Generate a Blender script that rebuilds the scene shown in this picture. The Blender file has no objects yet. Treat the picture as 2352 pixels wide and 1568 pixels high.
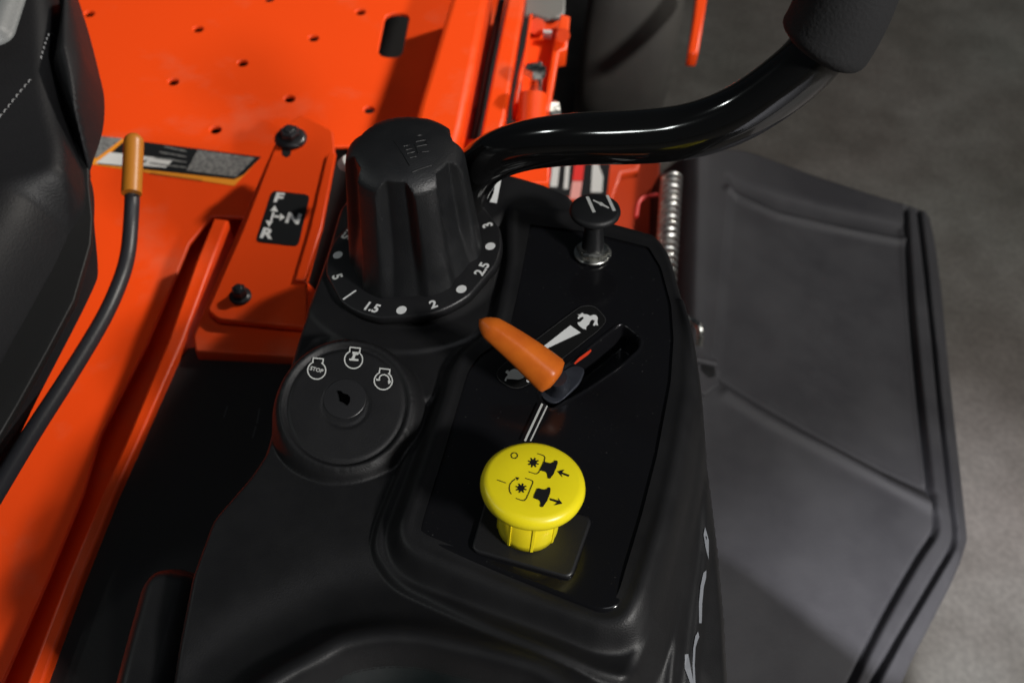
import bpy, bmesh, math, random
import numpy as np
from mathutils import Vector, Matrix
from mathutils.geometry import tessellate_polygon
random.seed(4)
sc = bpy.context.scene
R = math.radians

# ------------------------------------------------------------------ camera
FPX = 2218.0                                   # focal length in units of a 2352 px wide picture
def nrm(v):
    v = np.array(v, float); return v / np.linalg.norm(v)
_F = nrm([674, -2984, FPX]); _N = nrm([-130, 1620, FPX]); _N = nrm(_N - _F * (_F @ _N))
_U = -_N; _R = np.cross(_F, _U)
M = np.stack([_R, _F, _U]); CAM = np.array([0, 0, .95])
cd = bpy.data.cameras.new('camera'); cam = bpy.data.objects.new('camera', cd); sc.collection.objects.link(cam)
cd.sensor_width = 36; cd.lens = FPX / 2352 * 36; cd.clip_start = .01; cd.clip_end = 60
cx, cy, cz = M[:, 0], -M[:, 1], -M[:, 2]
cam.matrix_world = Matrix([[cx[i], cy[i], cz[i], CAM[i]] for i in range(3)] + [[0, 0, 0, 1]])
cd.dof.use_dof = True; cd.dof.focus_distance = .47; cd.dof.aperture_fstop = 8.5; cd.dof.aperture_blades = 7
sc.camera = cam

# ------------------------------------------------------------------ world and lamps (a dim warehouse)
w = bpy.data.worlds.new('World'); sc.world = w; w.use_nodes = True
w.node_tree.nodes['Background'].inputs[0].default_value = (.75, .88, 1, 1)
w.node_tree.nodes['Background'].inputs[1].default_value = .02
def area(name, loc, aim, sx, sy, power, col, spread=180):
    l = bpy.data.lights.new(name, 'AREA'); l.shape = 'RECTANGLE'; l.size = sx; l.size_y = sy
    l.energy = power; l.color = col; l.spread = R(spread)
    o = bpy.data.objects.new(name, l); sc.collection.objects.link(o); o.location = loc
    o.rotation_euler = (Vector(aim) - Vector(loc)).to_track_quat('-Z', 'Y').to_euler(); return o
def spot(name, loc, aim, ang, power, col, rad, blend=.15):
    l = bpy.data.lights.new(name, 'SPOT'); l.spot_size = R(ang); l.energy = power; l.color = col; l.shadow_soft_size = rad; l.spot_blend = blend
    o = bpy.data.objects.new(name, l); sc.collection.objects.link(o); o.location = loc
    o.rotation_euler = (Vector(aim) - Vector(loc)).to_track_quat('-Z', 'Y').to_euler(); return o
spot('front_spot', (1.65, 2.35, 2.35), (-.48, .80, .36), 21.5, 405, (1, .94, .86), .12, .65)
area('overhead_fill', (.7, -.3, 3.8), (.2, .3, .3), 1.3, 1.3, 10, (.93, .95, 1))  # soft fill added to raise the ambient level
area('side_lamp', (-2.4, -.6, 2.3), (0, .3, .6), .30, .14, 4.5, (.95, 1, .97))
area('rear_lamp', (1.9, -.9, 2.3), (.1, .2, .5), .36, .18, 80, (1, .975, .94))
area('front_side_lamp', (-3.3, .75, 2.1), (0, .3, .6), .26, .12, 5, (.95, 1, .97))
spot('rear_spot', (.1, -2.6, 2.7), (.36, -.275, .17), 16.5, 1750, (.93, .93, 1), .07)  # its cone edge stands in for a shadow edge across the chute
sc.view_settings.view_transform = 'Standard'; sc.view_settings.look = 'None'
sc.view_settings.exposure = 0; sc.view_settings.gamma = 1
sc.cycles.max_bounces = 5

# ------------------------------------------------------------------ helpers
def ray(x, y): return M @ nrm([x - 1176, y - 784, FPX])
def proj(P):
    v = M.T @ (np.array(P) - CAM); return 1176 + FPX * v[0] / v[2], 784 + FPX * v[1] / v[2]
class Frame:
    """a plane in the place: origin, two axes, normal; tilt in degrees to +x and +y"""
    def __init__(s, O, tx=0, ty=0):
        s.O = np.array(O, float); s.n = nrm([math.tan(R(tx)), math.tan(R(ty)), 1])
        s.a = nrm(np.cross([0, 1, 0], s.n)); s.b = np.cross(s.n, s.a)
    def px(s, x, y, h=0):
        r = ray(x, y); t = ((s.O + s.n * h - CAM) @ s.n) / (r @ s.n); p = CAM + r * t - s.O
        return np.array([p @ s.a, p @ s.b])
    def w(s, u, v, h=0): return s.O + s.a * u + s.b * v + s.n * h
def Z(z): return Frame((0, 0, z))
def pz(x, y, z):
    f = Z(z); u, v = f.px(x, y); return f.w(u, v)
def pt(x, y, t): return CAM + ray(x, y) * t
# close-up measuring grids of the photograph, to the 2352 px wide frame
def grid(ox, oy, s): return lambda x, y: ((ox + x / s) * .57422, (oy + y / s) * .57422)
c1, c2, c3 = grid(0, 0, 1.568), grid(1200, 300, 1.568), grid(2100, 600, 2.24)
c4, c5, c6, c7 = grid(1000, 1200, 1.96), grid(1700, 1100, 2.24), grid(1600, 1700, 1.96), grid(1500, 0, 1.68)

def link(name, me, mat, parent=None, smooth=False):
    o = bpy.data.objects.new(name, me); sc.collection.objects.link(o)
    if mat is not None: me.materials.clear(); me.materials.append(mat)
    if parent is not None: o.parent = parent
    if smooth: me.polygons.foreach_set('use_smooth', [True] * len(me.polygons)); me.update()
    return o
def from_bm(name, bm, mat, parent=None, smooth=False, sharp=None):
    bmesh.ops.recalc_face_normals(bm, faces=bm.faces)
    if sharp:
        for e in bm.edges:
            if len(e.link_faces) == 2 and e.calc_face_angle(0) > R(sharp): e.smooth = False
    me = bpy.data.meshes.new(name); bm.to_mesh(me); bm.free()
    return link(name, me, mat, parent, smooth or bool(sharp))
def meshpy(name, V, F, mat, parent=None, smooth=False):
    me = bpy.data.meshes.new(name); me.from_pydata([tuple(map(float, v)) for v in V], [], F)
    return link(name, me, mat, parent, smooth)

def curve_mesh(polys, extrude, bevel=0, res=2):
    cu = bpy.data.curves.new('c', 'CURVE'); cu.dimensions = '2D'; cu.fill_mode = 'BOTH'
    cu.extrude = extrude; cu.bevel_depth = bevel; cu.bevel_resolution = res
    if bevel: cu.offset = -bevel
    for p in polys:
        s = cu.splines.new('POLY'); s.points.add(len(p) - 1)
        for q, (x, y) in zip(s.points, p): q.co = (x * 10, y * 10, 0, 1)
        s.use_cyclic_u = True
    cu.extrude *= 10; cu.bevel_depth *= 10; cu.offset *= 10
    o = bpy.data.objects.new('c', cu); sc.collection.objects.link(o)
    dg = bpy.context.evaluated_depsgraph_get(); me = bpy.data.meshes.new_from_object(o.evaluated_get(dg))
    bpy.data.objects.remove(o); bpy.data.curves.remove(cu)
    return me
def put(me, fr, h=0):
    n = len(me.vertices); co = np.empty(n * 3); me.vertices.foreach_get('co', co); co = co.reshape(-1, 3) / 10
    W = fr.O + co[:, :1] * fr.a + co[:, 1:2] * fr.b + (co[:, 2:] + h) * fr.n
    me.vertices.foreach_set('co', W.ravel()); me.update(); return me
def rounded(pts, r, n=5):
    """round the corners of a polygon, radius r"""
    out = []; L = len(pts)
    for i in range(L):
        p = np.array(pts[i], float); a = np.array(pts[i - 1], float) - p; b = np.array(pts[(i + 1) % L], float) - p
        rr = r[i] if isinstance(r, (list, tuple)) else r
        da, db = np.linalg.norm(a), np.linalg.norm(b)
        if rr <= 0 or da == 0 or db == 0: out.append(p); continue
        k = min(rr, da * .48, db * .48); A = p + a / da * k; B = p + b / db * k
        for j in range(n + 1):
            t = j / n; out.append((1 - t) ** 2 * A + 2 * t * (1 - t) * p + t * t * B)
    return out
def plate(name, pxs, z, thick, mat, parent, holes=(), bevel=.0012, rad=0, fr=None):
    """sheet of metal or plastic: outline in the picture laid onto its plane, real thickness, holes"""
    f = fr or Z(z); pol = [f.px(*p) for p in pxs]
    if rad: pol = rounded(pol, rad)
    me = curve_mesh([pol] + list(holes), thick / 2 - bevel, bevel)
    put(me, f, -thick / 2); o = link(name, me, mat, parent); return o
def circ(c, r, n=20, ry=None): return [(c[0] + r * math.cos(2 * math.pi * i / n), c[1] + (ry or r) * math.sin(2 * math.pi * i / n)) for i in range(n)]

def tube_mesh(name, pts, rad, mat, parent, seg=20, cap=True, round_end=0):
    pts = [np.array(p, float) for p in pts]; n = len(pts)
    rad = list(rad) if hasattr(rad, '__len__') else [rad] * n
    V, F = [], []; t0 = nrm(pts[1] - pts[0]); up = nrm(np.cross(t0, [.3, .2, 1])); 
    for i in range(n):
        t = nrm(pts[min(i + 1, n - 1)] - pts[max(i - 1, 0)]); up = nrm(up - t * (up @ t)); s = np.cross(t, up)
        for k in range(seg):
            a = 2 * math.pi * k / seg; V.append(pts[i] + (up * math.cos(a) + s * math.sin(a)) * rad[i])
    for i in range(n - 1):
        for k in range(seg):
            k2 = (k + 1) % seg; F.append((i * seg + k, i * seg + k2, (i + 1) * seg + k2, (i + 1) * seg + k))
    if cap: F.append(tuple(range(seg))[::-1]); F.append(tuple((n - 1) * seg + k for k in range(seg)))
    o = meshpy(name, V, F, mat, parent, True); o.data.set_sharp_from_angle(angle=R(42)); return o
def spline(P, n=10):
    P = [np.array(p, float) for p in P]; P = [2 * P[0] - P[1]] + P + [2 * P[-1] - P[-2]]; out = []
    for i in range(1, len(P) - 2):
        for j in range(n):
            t = j / n; a, b, c, d = P[i - 1:i + 3]
            out.append(.5 * (2 * b + (c - a) * t + (2 * a - 5 * b + 4 * c - d) * t * t + (3 * b - a - 3 * c + d) * t ** 3))
    return out + [P[-2]]
def lathe(name, fr, c, prof, mat, parent, seg=48, rfun=None, smooth=True, sharp=None):
    """prof: (radius, height) from the bottom up, about the frame's normal through c"""
    bm = bmesh.new(); rings = []
    for r, h in prof:
        ring = []
        for k in range(seg):
            a = 2 * math.pi * k / seg; rr = rfun(r, h, a) if rfun else r
            ring.append(bm.verts.new(tuple(fr.w(c[0] + rr * math.cos(a), c[1] + rr * math.sin(a), h))))
        rings.append(ring)
    for A, B in zip(rings, rings[1:]):
        for k in range(seg): bm.faces.new((A[k], A[(k + 1) % seg], B[(k + 1) % seg], B[k]))
    bm.faces.new(rings[-1]); bm.faces.new(rings[0][::-1])
    return from_bm(name, bm, mat, parent, smooth, sharp)

# flat print: polygons and strokes given in the picture, laid onto the surface they are printed on
def stroke(pts, wd, closed=False):
    P = [np.array(p, float) for p in pts]; n = len(P); Lf, Rt = [], []
    for i in range(n):
        a = P[i - 1] if (i or closed) else None; b = P[(i + 1) % n] if (i < n - 1 or closed) else None
        d1 = nrm(P[i] - a) if a is not None else None; d2 = nrm(b - P[i]) if b is not None else None
        if d1 is None: d1 = d2
        if d2 is None: d2 = d1
        m = nrm(d1 + d2); nn = np.array([-m[1], m[0]]); k = wd / 2 / max(.45, m @ d1)
        Lf.append(P[i] + nn * k); Rt.append(P[i] - nn * k)
    return [[Lf[i], Lf[(i + 1) % n], Rt[(i + 1) % n], Rt[i]] for i in range(n if closed else n - 1)]
def prints(name, fr, polys, mat, parent, h, hf=None):
    V, F = [], []
    for p in polys:
        q = [fr.px(x, y, h) for x, y in p]; b = len(V)
        V += [fr.w(u, v, h + (hf(u, v) if hf else 0)) for u, v in q]
        if len(p) <= 4: F.append(tuple(range(b, b + len(p))))
        else:
            for t in tessellate_polygon([[Vector((float(u), float(v), 0)) for u, v in q]]): F.append(tuple(b + i for i in t))
    # faces look along the frame's normal
    G = []
    for f in F:
        a, b_, c = V[f[0]], V[f[1]], V[f[2]]
        G.append(f if np.cross(b_ - a, c - a) @ fr.n > 0 else f[::-1])
    return meshpy(name, V, G, mat, parent)
def text(name, s, fr, c, ang, size, mat, parent, h, bold=.03, sx=1.0):
    cu = bpy.data.curves.new('t', 'FONT'); cu.body = s; cu.size = 1; cu.align_x = 'CENTER'; cu.align_y = 'CENTER'
    cu.offset = bold; cu.resolution_u = 3
    o = bpy.data.objects.new('t', cu); sc.collection.objects.link(o)
    me = bpy.data.meshes.new_from_object(o.evaluated_get(bpy.context.evaluated_depsgraph_get())); bpy.data.objects.remove(o)
    n = len(me.vertices); co = np.empty(n * 3); me.vertices.foreach_get('co', co); co = co.reshape(-1, 3) * size; co[:, 0] *= sx
    ca, sa = math.cos(ang), math.sin(ang); u = c[0] + co[:, 0] * ca - co[:, 1] * sa; v = c[1] + co[:, 0] * sa + co[:, 1] * ca
    W = fr.O + u[:, None] * fr.a + v[:, None] * fr.b + h * fr.n
    me.vertices.foreach_set('co', W.ravel()); me.update()
    return link(name, me, mat, parent)

# signed distance (negative inside) and height fields
def sdf(pol, X, Y):
    pol = np.array(pol, float); d = np.full(X.shape, 1e9); ins = np.zeros(X.shape, bool)
    for i in range(len(pol)):
        a, b = pol[i - 1], pol[i]; e = b - a; wx, wy = X - a[0], Y - a[1]
        t = np.clip((wx * e[0] + wy * e[1]) / max(e @ e, 1e-12), 0, 1)
        d = np.minimum(d, np.hypot(wx - t * e[0], wy - t * e[1]))
        c = (a[1] > Y) != (b[1] > Y)
        with np.errstate(divide='ignore', invalid='ignore'):
            ins ^= c & (X < (b[0] - a[0]) * (Y - a[1]) / (b[1] - a[1]) + a[0])
    return np.where(ins, -d, d)
def dline(pts, X, Y):
    d = np.full(X.shape, 1e9)
    for a, b in zip(pts, pts[1:]):
        a, b = np.array(a), np.array(b); e = b - a; t = np.clip(((X - a[0]) * e[0] + (Y - a[1]) * e[1]) / max(e @ e, 1e-12), 0, 1)
        d = np.minimum(d, np.hypot(X - a[0] - t * e[0], Y - a[1] - t * e[1]))
    return d
def S(x): x = np.clip(x, 0, 1); return x * x * (3 - 2 * x)
def G(d, w): return np.exp(-(d / w) ** 2)
def field(name, fr, u0, u1, v0, v1, step, hf, sd, mat, parent):
    us, vs = np.arange(u0, u1, step), np.arange(v0, v1, step); X, Y = np.meshgrid(us, vs)
    D_ = sd(X, Y); gy, gx = np.gradient(D_, step); gl = np.maximum(np.hypot(gx, gy), .3); mv = np.where((D_ > 0) & (D_ < step * 1.6), D_, 0)
    X = X - mv * gx / gl ** 2; Y = Y - mv * gy / gl ** 2          # the outermost vertices slide onto the outline
    H = hf(X, Y); K = D_ < step * 1.45; K0 = D_ < 0; ny, nx = X.shape
    W = fr.O + X[..., None] * fr.a + Y[..., None] * fr.b + H[..., None] * fr.n
    idx = np.arange(nx * ny).reshape(ny, nx)
    q = np.stack([idx[:-1, :-1], idx[:-1, 1:], idx[1:, 1:], idx[1:, :-1]], -1)
    ok = (K[:-1, :-1] & K[:-1, 1:] & K[1:, 1:] & K[1:, :-1]) & (K0[:-1, :-1] | K0[:-1, 1:] | K0[1:, 1:] | K0[1:, :-1]); q = q[ok]
    used, inv = np.unique(q.ravel(), return_inverse=True); V = W.reshape(-1, 3)[used]; inv = inv.astype(np.int32)
    me = bpy.data.meshes.new(name); me.vertices.add(len(V)); me.vertices.foreach_set('co', V.ravel())
    me.loops.add(len(inv)); me.loops.foreach_set('vertex_index', inv)
    me.polygons.add(len(q)); me.polygons.foreach_set('loop_start', np.arange(0, len(inv), 4, dtype=np.int32))
    me.polygons.foreach_set('loop_total', np.full(len(q), 4, dtype=np.int32)); me.update(); me.validate()
    return link(name, me, mat, parent, True)

# ------------------------------------------------------------------ materials
def mat(name, col, rough=.5, metal=0, bump=0, bscale=900, var=0, vscale=8, col2=None, spec=.5, coat=0, rvar=0, thr=(.35, .65), detail=3):
    m = bpy.data.materials.new(name); m.use_nodes = True; nt = m.node_tree; p = nt.nodes['Principled BSDF']
    p.inputs['Base Color'].default_value = (*col, 1); p.inputs['Roughness'].default_value = rough
    p.inputs['Metallic'].default_value = metal; p.inputs['Specular IOR Level'].default_value = spec
    if coat: p.inputs['Coat Weight'].default_value = coat; p.inputs['Coat Roughness'].default_value = .06
    tc = nt.nodes.new('ShaderNodeTexCoord')
    if bump:
        n = nt.nodes.new('ShaderNodeTexNoise'); n.inputs['Scale'].default_value = bscale; n.inputs['Detail'].default_value = 2
        b = nt.nodes.new('ShaderNodeBump'); b.inputs['Strength'].default_value = bump; b.inputs['Distance'].default_value = .0004
        nt.links.new(tc.outputs['Object'], n.inputs['Vector']); nt.links.new(n.outputs['Fac'], b.inputs['Height']); nt.links.new(b.outputs['Normal'], p.inputs['Normal'])
    if col2 is not None or rvar:
        n = nt.nodes.new('ShaderNodeTexNoise'); n.inputs['Scale'].default_value = vscale; n.inputs['Detail'].default_value = detail
        n.inputs['Roughness'].default_value = .6
        nt.links.new(tc.outputs['Object'], n.inputs['Vector'])
        mr = nt.nodes.new('ShaderNodeMapRange'); mr.inputs[1].default_value = thr[0]; mr.inputs[2].default_value = thr[1]
        nt.links.new(n.outputs['Fac'], mr.inputs[0])
        if col2 is not None:
            mx = nt.nodes.new('ShaderNodeMix'); mx.data_type = 'RGBA'
            mx.inputs[6].default_value = (*col, 1); mx.inputs[7].default_value = (*col2, 1)
            nt.links.new(mr.outputs[0], mx.inputs[0]); nt.links.new(mx.outputs[2], p.inputs['Base Color'])
        if rvar:
            m2 = nt.nodes.new('ShaderNodeMapRange'); m2.inputs[3].default_value = rough; m2.inputs[4].default_value = rough + rvar
            nt.links.new(mr.outputs[0], m2.inputs[0]); nt.links.new(m2.outputs[0], p.inputs['Roughness'])
    return m
m_body = mat('moulded_black_plastic', (.0088, .0088, .0095), .40, bump=.30, bscale=1500, rvar=.16, vscale=30, spec=.32)
m_gloss = mat('glossy_black_panel', (.006, .006, .007), .16, rvar=.22, vscale=650, spec=.5, col2=(.030, .030, .029), thr=(.735, .80), detail=1)
m_knob = mat('knob_black_plastic', (.008, .0085, .0095), .40, bump=.5, bscale=1300, rvar=.12, vscale=60)
m_ring = mat('dial_black_plastic', (.010, .010, .011), .42, bump=.2, bscale=1500)
m_tube = mat('gloss_black_paint', (.006, .006, .006), .09, coat=.5, rvar=.03, vscale=20)
m_foam = mat('black_foam', (.016, .016, .017), .85, bump=.8, bscale=700, spec=.3)
m_vinyl = mat('black_vinyl', (.009, .009, .010), .5, bump=.5, bscale=600, rvar=.1, vscale=12, spec=.25)
m_vinylg = mat('grey_vinyl', (.12, .125, .125), .5, bump=.4, bscale=600)
m_thread = mat('grey_thread', (.30, .30, .30), .8)
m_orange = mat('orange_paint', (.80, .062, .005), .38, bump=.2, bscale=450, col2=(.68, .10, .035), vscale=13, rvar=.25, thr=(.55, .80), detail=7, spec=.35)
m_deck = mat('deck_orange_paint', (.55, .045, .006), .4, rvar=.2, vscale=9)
m_chute = mat('chute_rubber', (.036, .035, .038), .55, bump=.4, bscale=600, spec=.3, col2=(.051, .050, .053), vscale=14, rvar=.25, thr=(.38, .75), detail=8)
m_black = mat('black_cover_plastic', (.005, .005, .005), .55, bump=.2, bscale=700)
m_white = mat('white_print', (.72, .73, .72), .5)
m_grey = mat('grey_print', (.50, .51, .49), .5)
m_blackp = mat('black_print', (.008, .008, .008), .5)
m_decalk = mat('black_decal', (.012, .013, .014), .32)
m_filmk = mat('clear_edged_black_film', (.009, .009, .009), .24)
m_yellow = mat('yellow_plastic', (.88, .74, .012), .33, bump=.06, bscale=400, col2=(.80, .62, .015), vscale=35, thr=(.55, .85))
m_lever = mat('orange_plastic', (.60, .135, .012), .38, bump=.25, bscale=350, spec=.35, col2=(.48, .09, .010), vscale=60, thr=(.45, .8))
m_cap = mat('mustard_vinyl', (.38, .145, .010), .4, bump=.15, bscale=300, col2=(.36, .13, .015), vscale=25)
m_chrome = mat('zinc_plated_steel', (.66, .66, .62), .16, metal=1, rvar=.25, vscale=120)
m_spring = mat('spring_steel', (.70, .70, .67), .34, metal=1)
m_dkmetal = mat('blued_steel', (.05, .055, .07), .4, metal=.6, rvar=.2, vscale=90)
m_bolt = mat('black_oxide_bolt', (.02, .02, .022), .32, bump=.2, bscale=800)
m_rod = mat('satin_black_rod', (.016, .017, .02), .42, bump=.2, bscale=500)
m_tyre = mat('tyre_rubber', (.024, .022, .020), .75, bump=.6, bscale=200, col2=(.040, .037, .032), vscale=9, rvar=.1)
m_dorg = mat('orange_decal', (.80, .28, .02), .45)
m_dwht = mat('white_decal', (.62, .62, .60), .45)
m_dgry = mat('fine_print_grey', (.10, .10, .10), .45, col2=(.22, .22, .21), vscale=420, thr=(.4, .6))
m_dred = mat('red_decal', (.62, .03, .025), .4)
m_pink = mat('faded_red_print', (.62, .28, .25), .5)

def concrete():
    m = mat('concrete', (.14, .13, .12), .75, bump=.5, bscale=120); nt = m.node_tree; p = nt.nodes['Principled BSDF']
    tc = nt.nodes.new('ShaderNodeTexCoord'); prev = None
    def noise(sc_, det, lo, hi, a, b, dist=0):
        n = nt.nodes.new('ShaderNodeTexNoise'); n.inputs['Scale'].default_value = sc_; n.inputs['Detail'].default_value = det
        n.inputs['Distortion'].default_value = dist
        r = nt.nodes.new('ShaderNodeValToRGB'); r.color_ramp.elements[0].position = lo; r.color_ramp.elements[1].position = hi
        r.color_ramp.elements[0].color = (*a, 1); r.color_ramp.elements[1].color = (*b, 1)
        nt.links.new(tc.outputs['Object'], n.inputs['Vector']); nt.links.new(n.outputs['Fac'], r.inputs['Fac']); return r.outputs['Color']
    A = noise(3.2, 6, .3, .7, (.080, .074, .067), (.126, .121, .115), .6)
    B = noise(17, 8, .35, .68, (.78, .765, .75), (1.08, 1.08, 1.08))
    Cc = noise(2.2, 4, .35, .7, (1, .93, .88), (.96, 1, .94))
    Dd = noise(150, 2, .35, .65, (.86, .86, .86), (1.1, 1.1, 1.1))
    for c in (B, Cc, Dd):
        mx = nt.nodes.new('ShaderNodeMix'); mx.data_type = 'RGBA'; mx.blend_type = 'MULTIPLY'; mx.inputs[0].default_value = 1
        nt.links.new(A, mx.inputs[6]); nt.links.new(c, mx.inputs[7]); A = mx.outputs[2]
    nt.links.new(A, p.inputs['Base Color']); return m

# ------------------------------------------------------------------ ground
gm = meshpy('floor', [(-6, -6, 0), (6, -6, 0), (6, 8, 0), (-6, 8, 0)], [(0, 1, 2, 3)], concrete()); gm['kind'] = 'structure'

root = bpy.data.objects.new('riding_mower', None); sc.collection.objects.link(root)
root['label'] = 'orange riding mower with black control console, yellow and orange knobs and black lap bar'
root['category'] = 'mower'

# ------------------------------------------------------------------ console (matte moulded body)
K = Frame(pt(1226, 1190, .465), -6, 3)
def kp(L): return [K.px(*p) for p in L]
D = Frame(K.w(*K.px(951, 576, .006), .006), -12, 1.5)
I_c = K.px(794, 925, .004)
PP = kp([(1165, 470), (1290, 480), (1515, 545), (1560, 620), (1590, 740), (1590, 880), (1560, 1060), (1530, 1190), (1475, 1370), (1440, 1425),
         (1385, 1432), (1150, 1345), (960, 1275), (925, 1245), (918, 1205), (975, 1050), (1024, 900), (1040, 840), (1072, 796), (1112, 770), (1140, 730), (1165, 600)])
PPr = rounded(PP, .006)
P2 = rounded(kp([(1250, 300), (1620, 500), (1640, 760), (1640, 900), (1610, 1090), (1580, 1230), (1535, 1440), (1480, 1530, ), (1400, 1535), (1120, 1420),
         (900, 1310), (850, 1240), (862, 1180), (920, 1040), (980, 880), (1030, 780), (1060, 700), (1100, 500)]), .012)
PL = kp([(1207, 505), (1345, 522), (1500, 560), (1532, 612), (1556, 700), (1562, 780), (1556, 880), (1525, 1050), (1490, 1190), (1440, 1360), (1420, 1395), (1380, 1402),
         (1150, 1310), (970, 1240), (947, 1222), (955, 1190), (1000, 1050), (1048, 890), (1062, 846), (1090, 808), (1130, 782), (1158, 745), (1182, 640)])
PLr = rounded(PL, .0035)
def kph(L): return [K.px(x, y, -.013) for x, y in L]
CUP = spline(kph([(540, 1660), (600, 1600), (662, 1557), (728, 1522), (794, 1487), (882, 1472), (970, 1476), (1058, 1495), (1167, 1522), (1255, 1553), (1330, 1620), (1340, 1760)]), 4) + kph([(1250, 1950), (700, 1950), (520, 1800)])
OUT = []
for x, y, h in [(1000, 330, 0), (1085, 395, 0), (1170, 392, 0), (1250, 410, 0), (1312, 440, 0), (1340, 470, 0), (1400, 500, 0), (1515, 535, -.002), (1548, 590, -.006), (1566, 680, -.012),
                (1594, 800, -.018), (1616, 930, -.024), (1642, 1080, -.030), (1667, 1250, -.036), (1684, 1400, -.042), (1694, 1568, -.048), (1700, 1760, -.05),
                (350, 1760, -.018), (395, 1568, -.018), (442, 1330, -.018), (490, 1200, -.018), (575, 1095, -.016), (606, 1040, -.014), (622, 960, -.010), (640, 890, -.008),
                (668, 810, -.008), (700, 715, -.006), (728, 640, -.006), (752, 560, -.004), (775, 480, -.004), (800, 400, -.004), (870, 330, 0)]:
    OUT.append(K.px(x - (10 if x > 1380 else 0), y, h))
OUT = rounded(OUT, .004, 3)
DC = K.px(951, 576, .003)
EDGE = kp([(1515, 540), (1562, 640), (1600, 800), (1598, 900), (1570, 1080), (1530, 1240), (1490, 1390), (1455, 1470), (1400, 1900)])
RID1 = [K.px(x, y, h) for x, y, h in [(1570, 700, -.002), (1602, 850, -.008), (1618, 1000, -.012), (1608, 1130, -.016), (1585, 1280, -.018), (1560, 1420, -.02), (1545, 1568, -.022), (1535, 1750, -.024)]]
RID2 = [K.px(x, y, h) for x, y, h in [(1625, 1100, -.020), (1625, 1250, -.026), (1606, 1400, -.030), (1590, 1568, -.032), (1585, 1750, -.034)]]
SEAM = [K.px(x, y, -.018) for x, y in [(700, 1010), (860, 1060)]]
def hK(X, Y):
    d1 = sdf(PPr, X, Y); d2 = sdf(P2, X, Y)
    low = -.018 + 0 * X
    # second, lower tier round the panel, then the panel's own platform
    h = low + .008 * S(1 - (d2 + .002) / .010) + .010 * S(1 - (d1 + .001) / .011)
    h += .0008 * G(d1 + .0030, .0026) + .0012 * G(d2, .005)
    # plateau that carries the height dial
    rd = np.hypot(X - DC[0], Y - DC[1]); dial = -.0010 - .0035 * S((rd - .044) / .012)
    back = .0 + 0 * X; bd = sdf(kpB, X, Y)
    # ignition pod, its face turned toward the operator
    dx, dy = X - I_c[0], Y - I_c[1]; ri = np.hypot(dx, dy)
    face = .003 + dy * math.tan(R(15)) - dx * math.tan(R(7))
    lip = face + .0012 * G(ri - .0335, .0020) - .0014 * G(ri - .0308, .0009) - .0007 * G(ri - .0118, .0006)
    pod = np.where(ri < .0345, lip, face - .020 * S((ri - .0345) / .012) - .9 * np.maximum(ri - .0400, 0))
    # body between the dial and the pod
    nd = sdf(kpN, X, Y); neck = -.006 - .012 * S((nd + .002) / .014)
    h = np.maximum(h, dial - .6 * np.maximum(rd - .070, 0)); h = np.maximum(h, neck)
    h = np.where(ri < .0345, lip, np.maximum(h, pod))
    h = np.where(ri < .05, np.where(h > face + .0004, np.where(ri < .0345, lip, h), h), h)
    h = np.maximum(h, -.001 - .012 * S((bd + .002) / .02))
    # cup holder with a raised rim
    dc = sdf(CUP, X, Y)
    h += .0085 * G(dc - .000, .0095) - .0035 * G(dc - .030, .013)
    h -= .060 * S((-dc - .003) / .018)
    # right flank falls away with two styling creases
    de = sdfr(X, Y)
    h -= .010 * S(de / .012) + .95 * np.maximum(de - .004, 0)
    h += .0030 * G(dline(RID1, X, Y), .0028) + .0026 * G(dline(RID2, X, Y), .0024)
    # outer wall
    do = sdf(OUT, X, Y)
    h -= np.where(do > -.004, np.clip((do + .004) / .004, 0, 1) ** 2 * .005, 0) + np.maximum(do, 0) * 30
    return h
kpB = rounded(kp([(1000, 330), (1170, 398), (1300, 445), (1330, 500), (1180, 470), (1100, 520), (1000, 600)]), .005)
kpN = rounded(kp([(735, 640), (1150, 700), (1090, 770), (1020, 820), (990, 900), (940, 900), (860, 760), (720, 760), (668, 820), (690, 720)]), .004)
FL = kp([(1515, 540), (1562, 640), (1600, 800), (1598, 900), (1570, 1080), (1530, 1240), (1490, 1390), (1455, 1470), (1410, 1568), (1330, 1760)])
FLp = FL + [FL[-1] + np.array([.4, -.05]), FL[0] + np.array([.3, .05])]
def sdfr(X, Y): return np.maximum(-sdf(FLp, X, Y), 0)
bx = np.array(OUT); u0, v0 = bx.min(0) - .012; u1, v1 = bx.max(0) + .012
console = field('console', K, u0, u1, v0, v1, .0010, hK, lambda X, Y: np.maximum(sdf(OUT, X, Y) - .0012, np.maximum(-sdf(PLr, X, Y) - .0035, -sdf(CUP, X, Y) - .0085)), m_body, root)
cu_ = np.array(CUP)
field('cup_holder', K, cu_[:, 0].min(), cu_[:, 0].max(), cu_[:, 1].min() + .01, cu_[:, 1].max(), .0012, hK, lambda X, Y: sdf(CUP, X, Y) + .0082, mat('cup_liner', (.003, .007, .0075), .3), root)
def hk1(u, v): return float(hK(np.array([[u]]), np.array([[v]]))[0, 0])

# printed pointer mark behind the dial
prints('pointer_mark', K, [[c2(1228, 655), c2(1263, 655), c2(1252, 710), c2(1234, 805), c2(1190, 797), c2(1215, 740)]], m_white, console, .0008)

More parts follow.
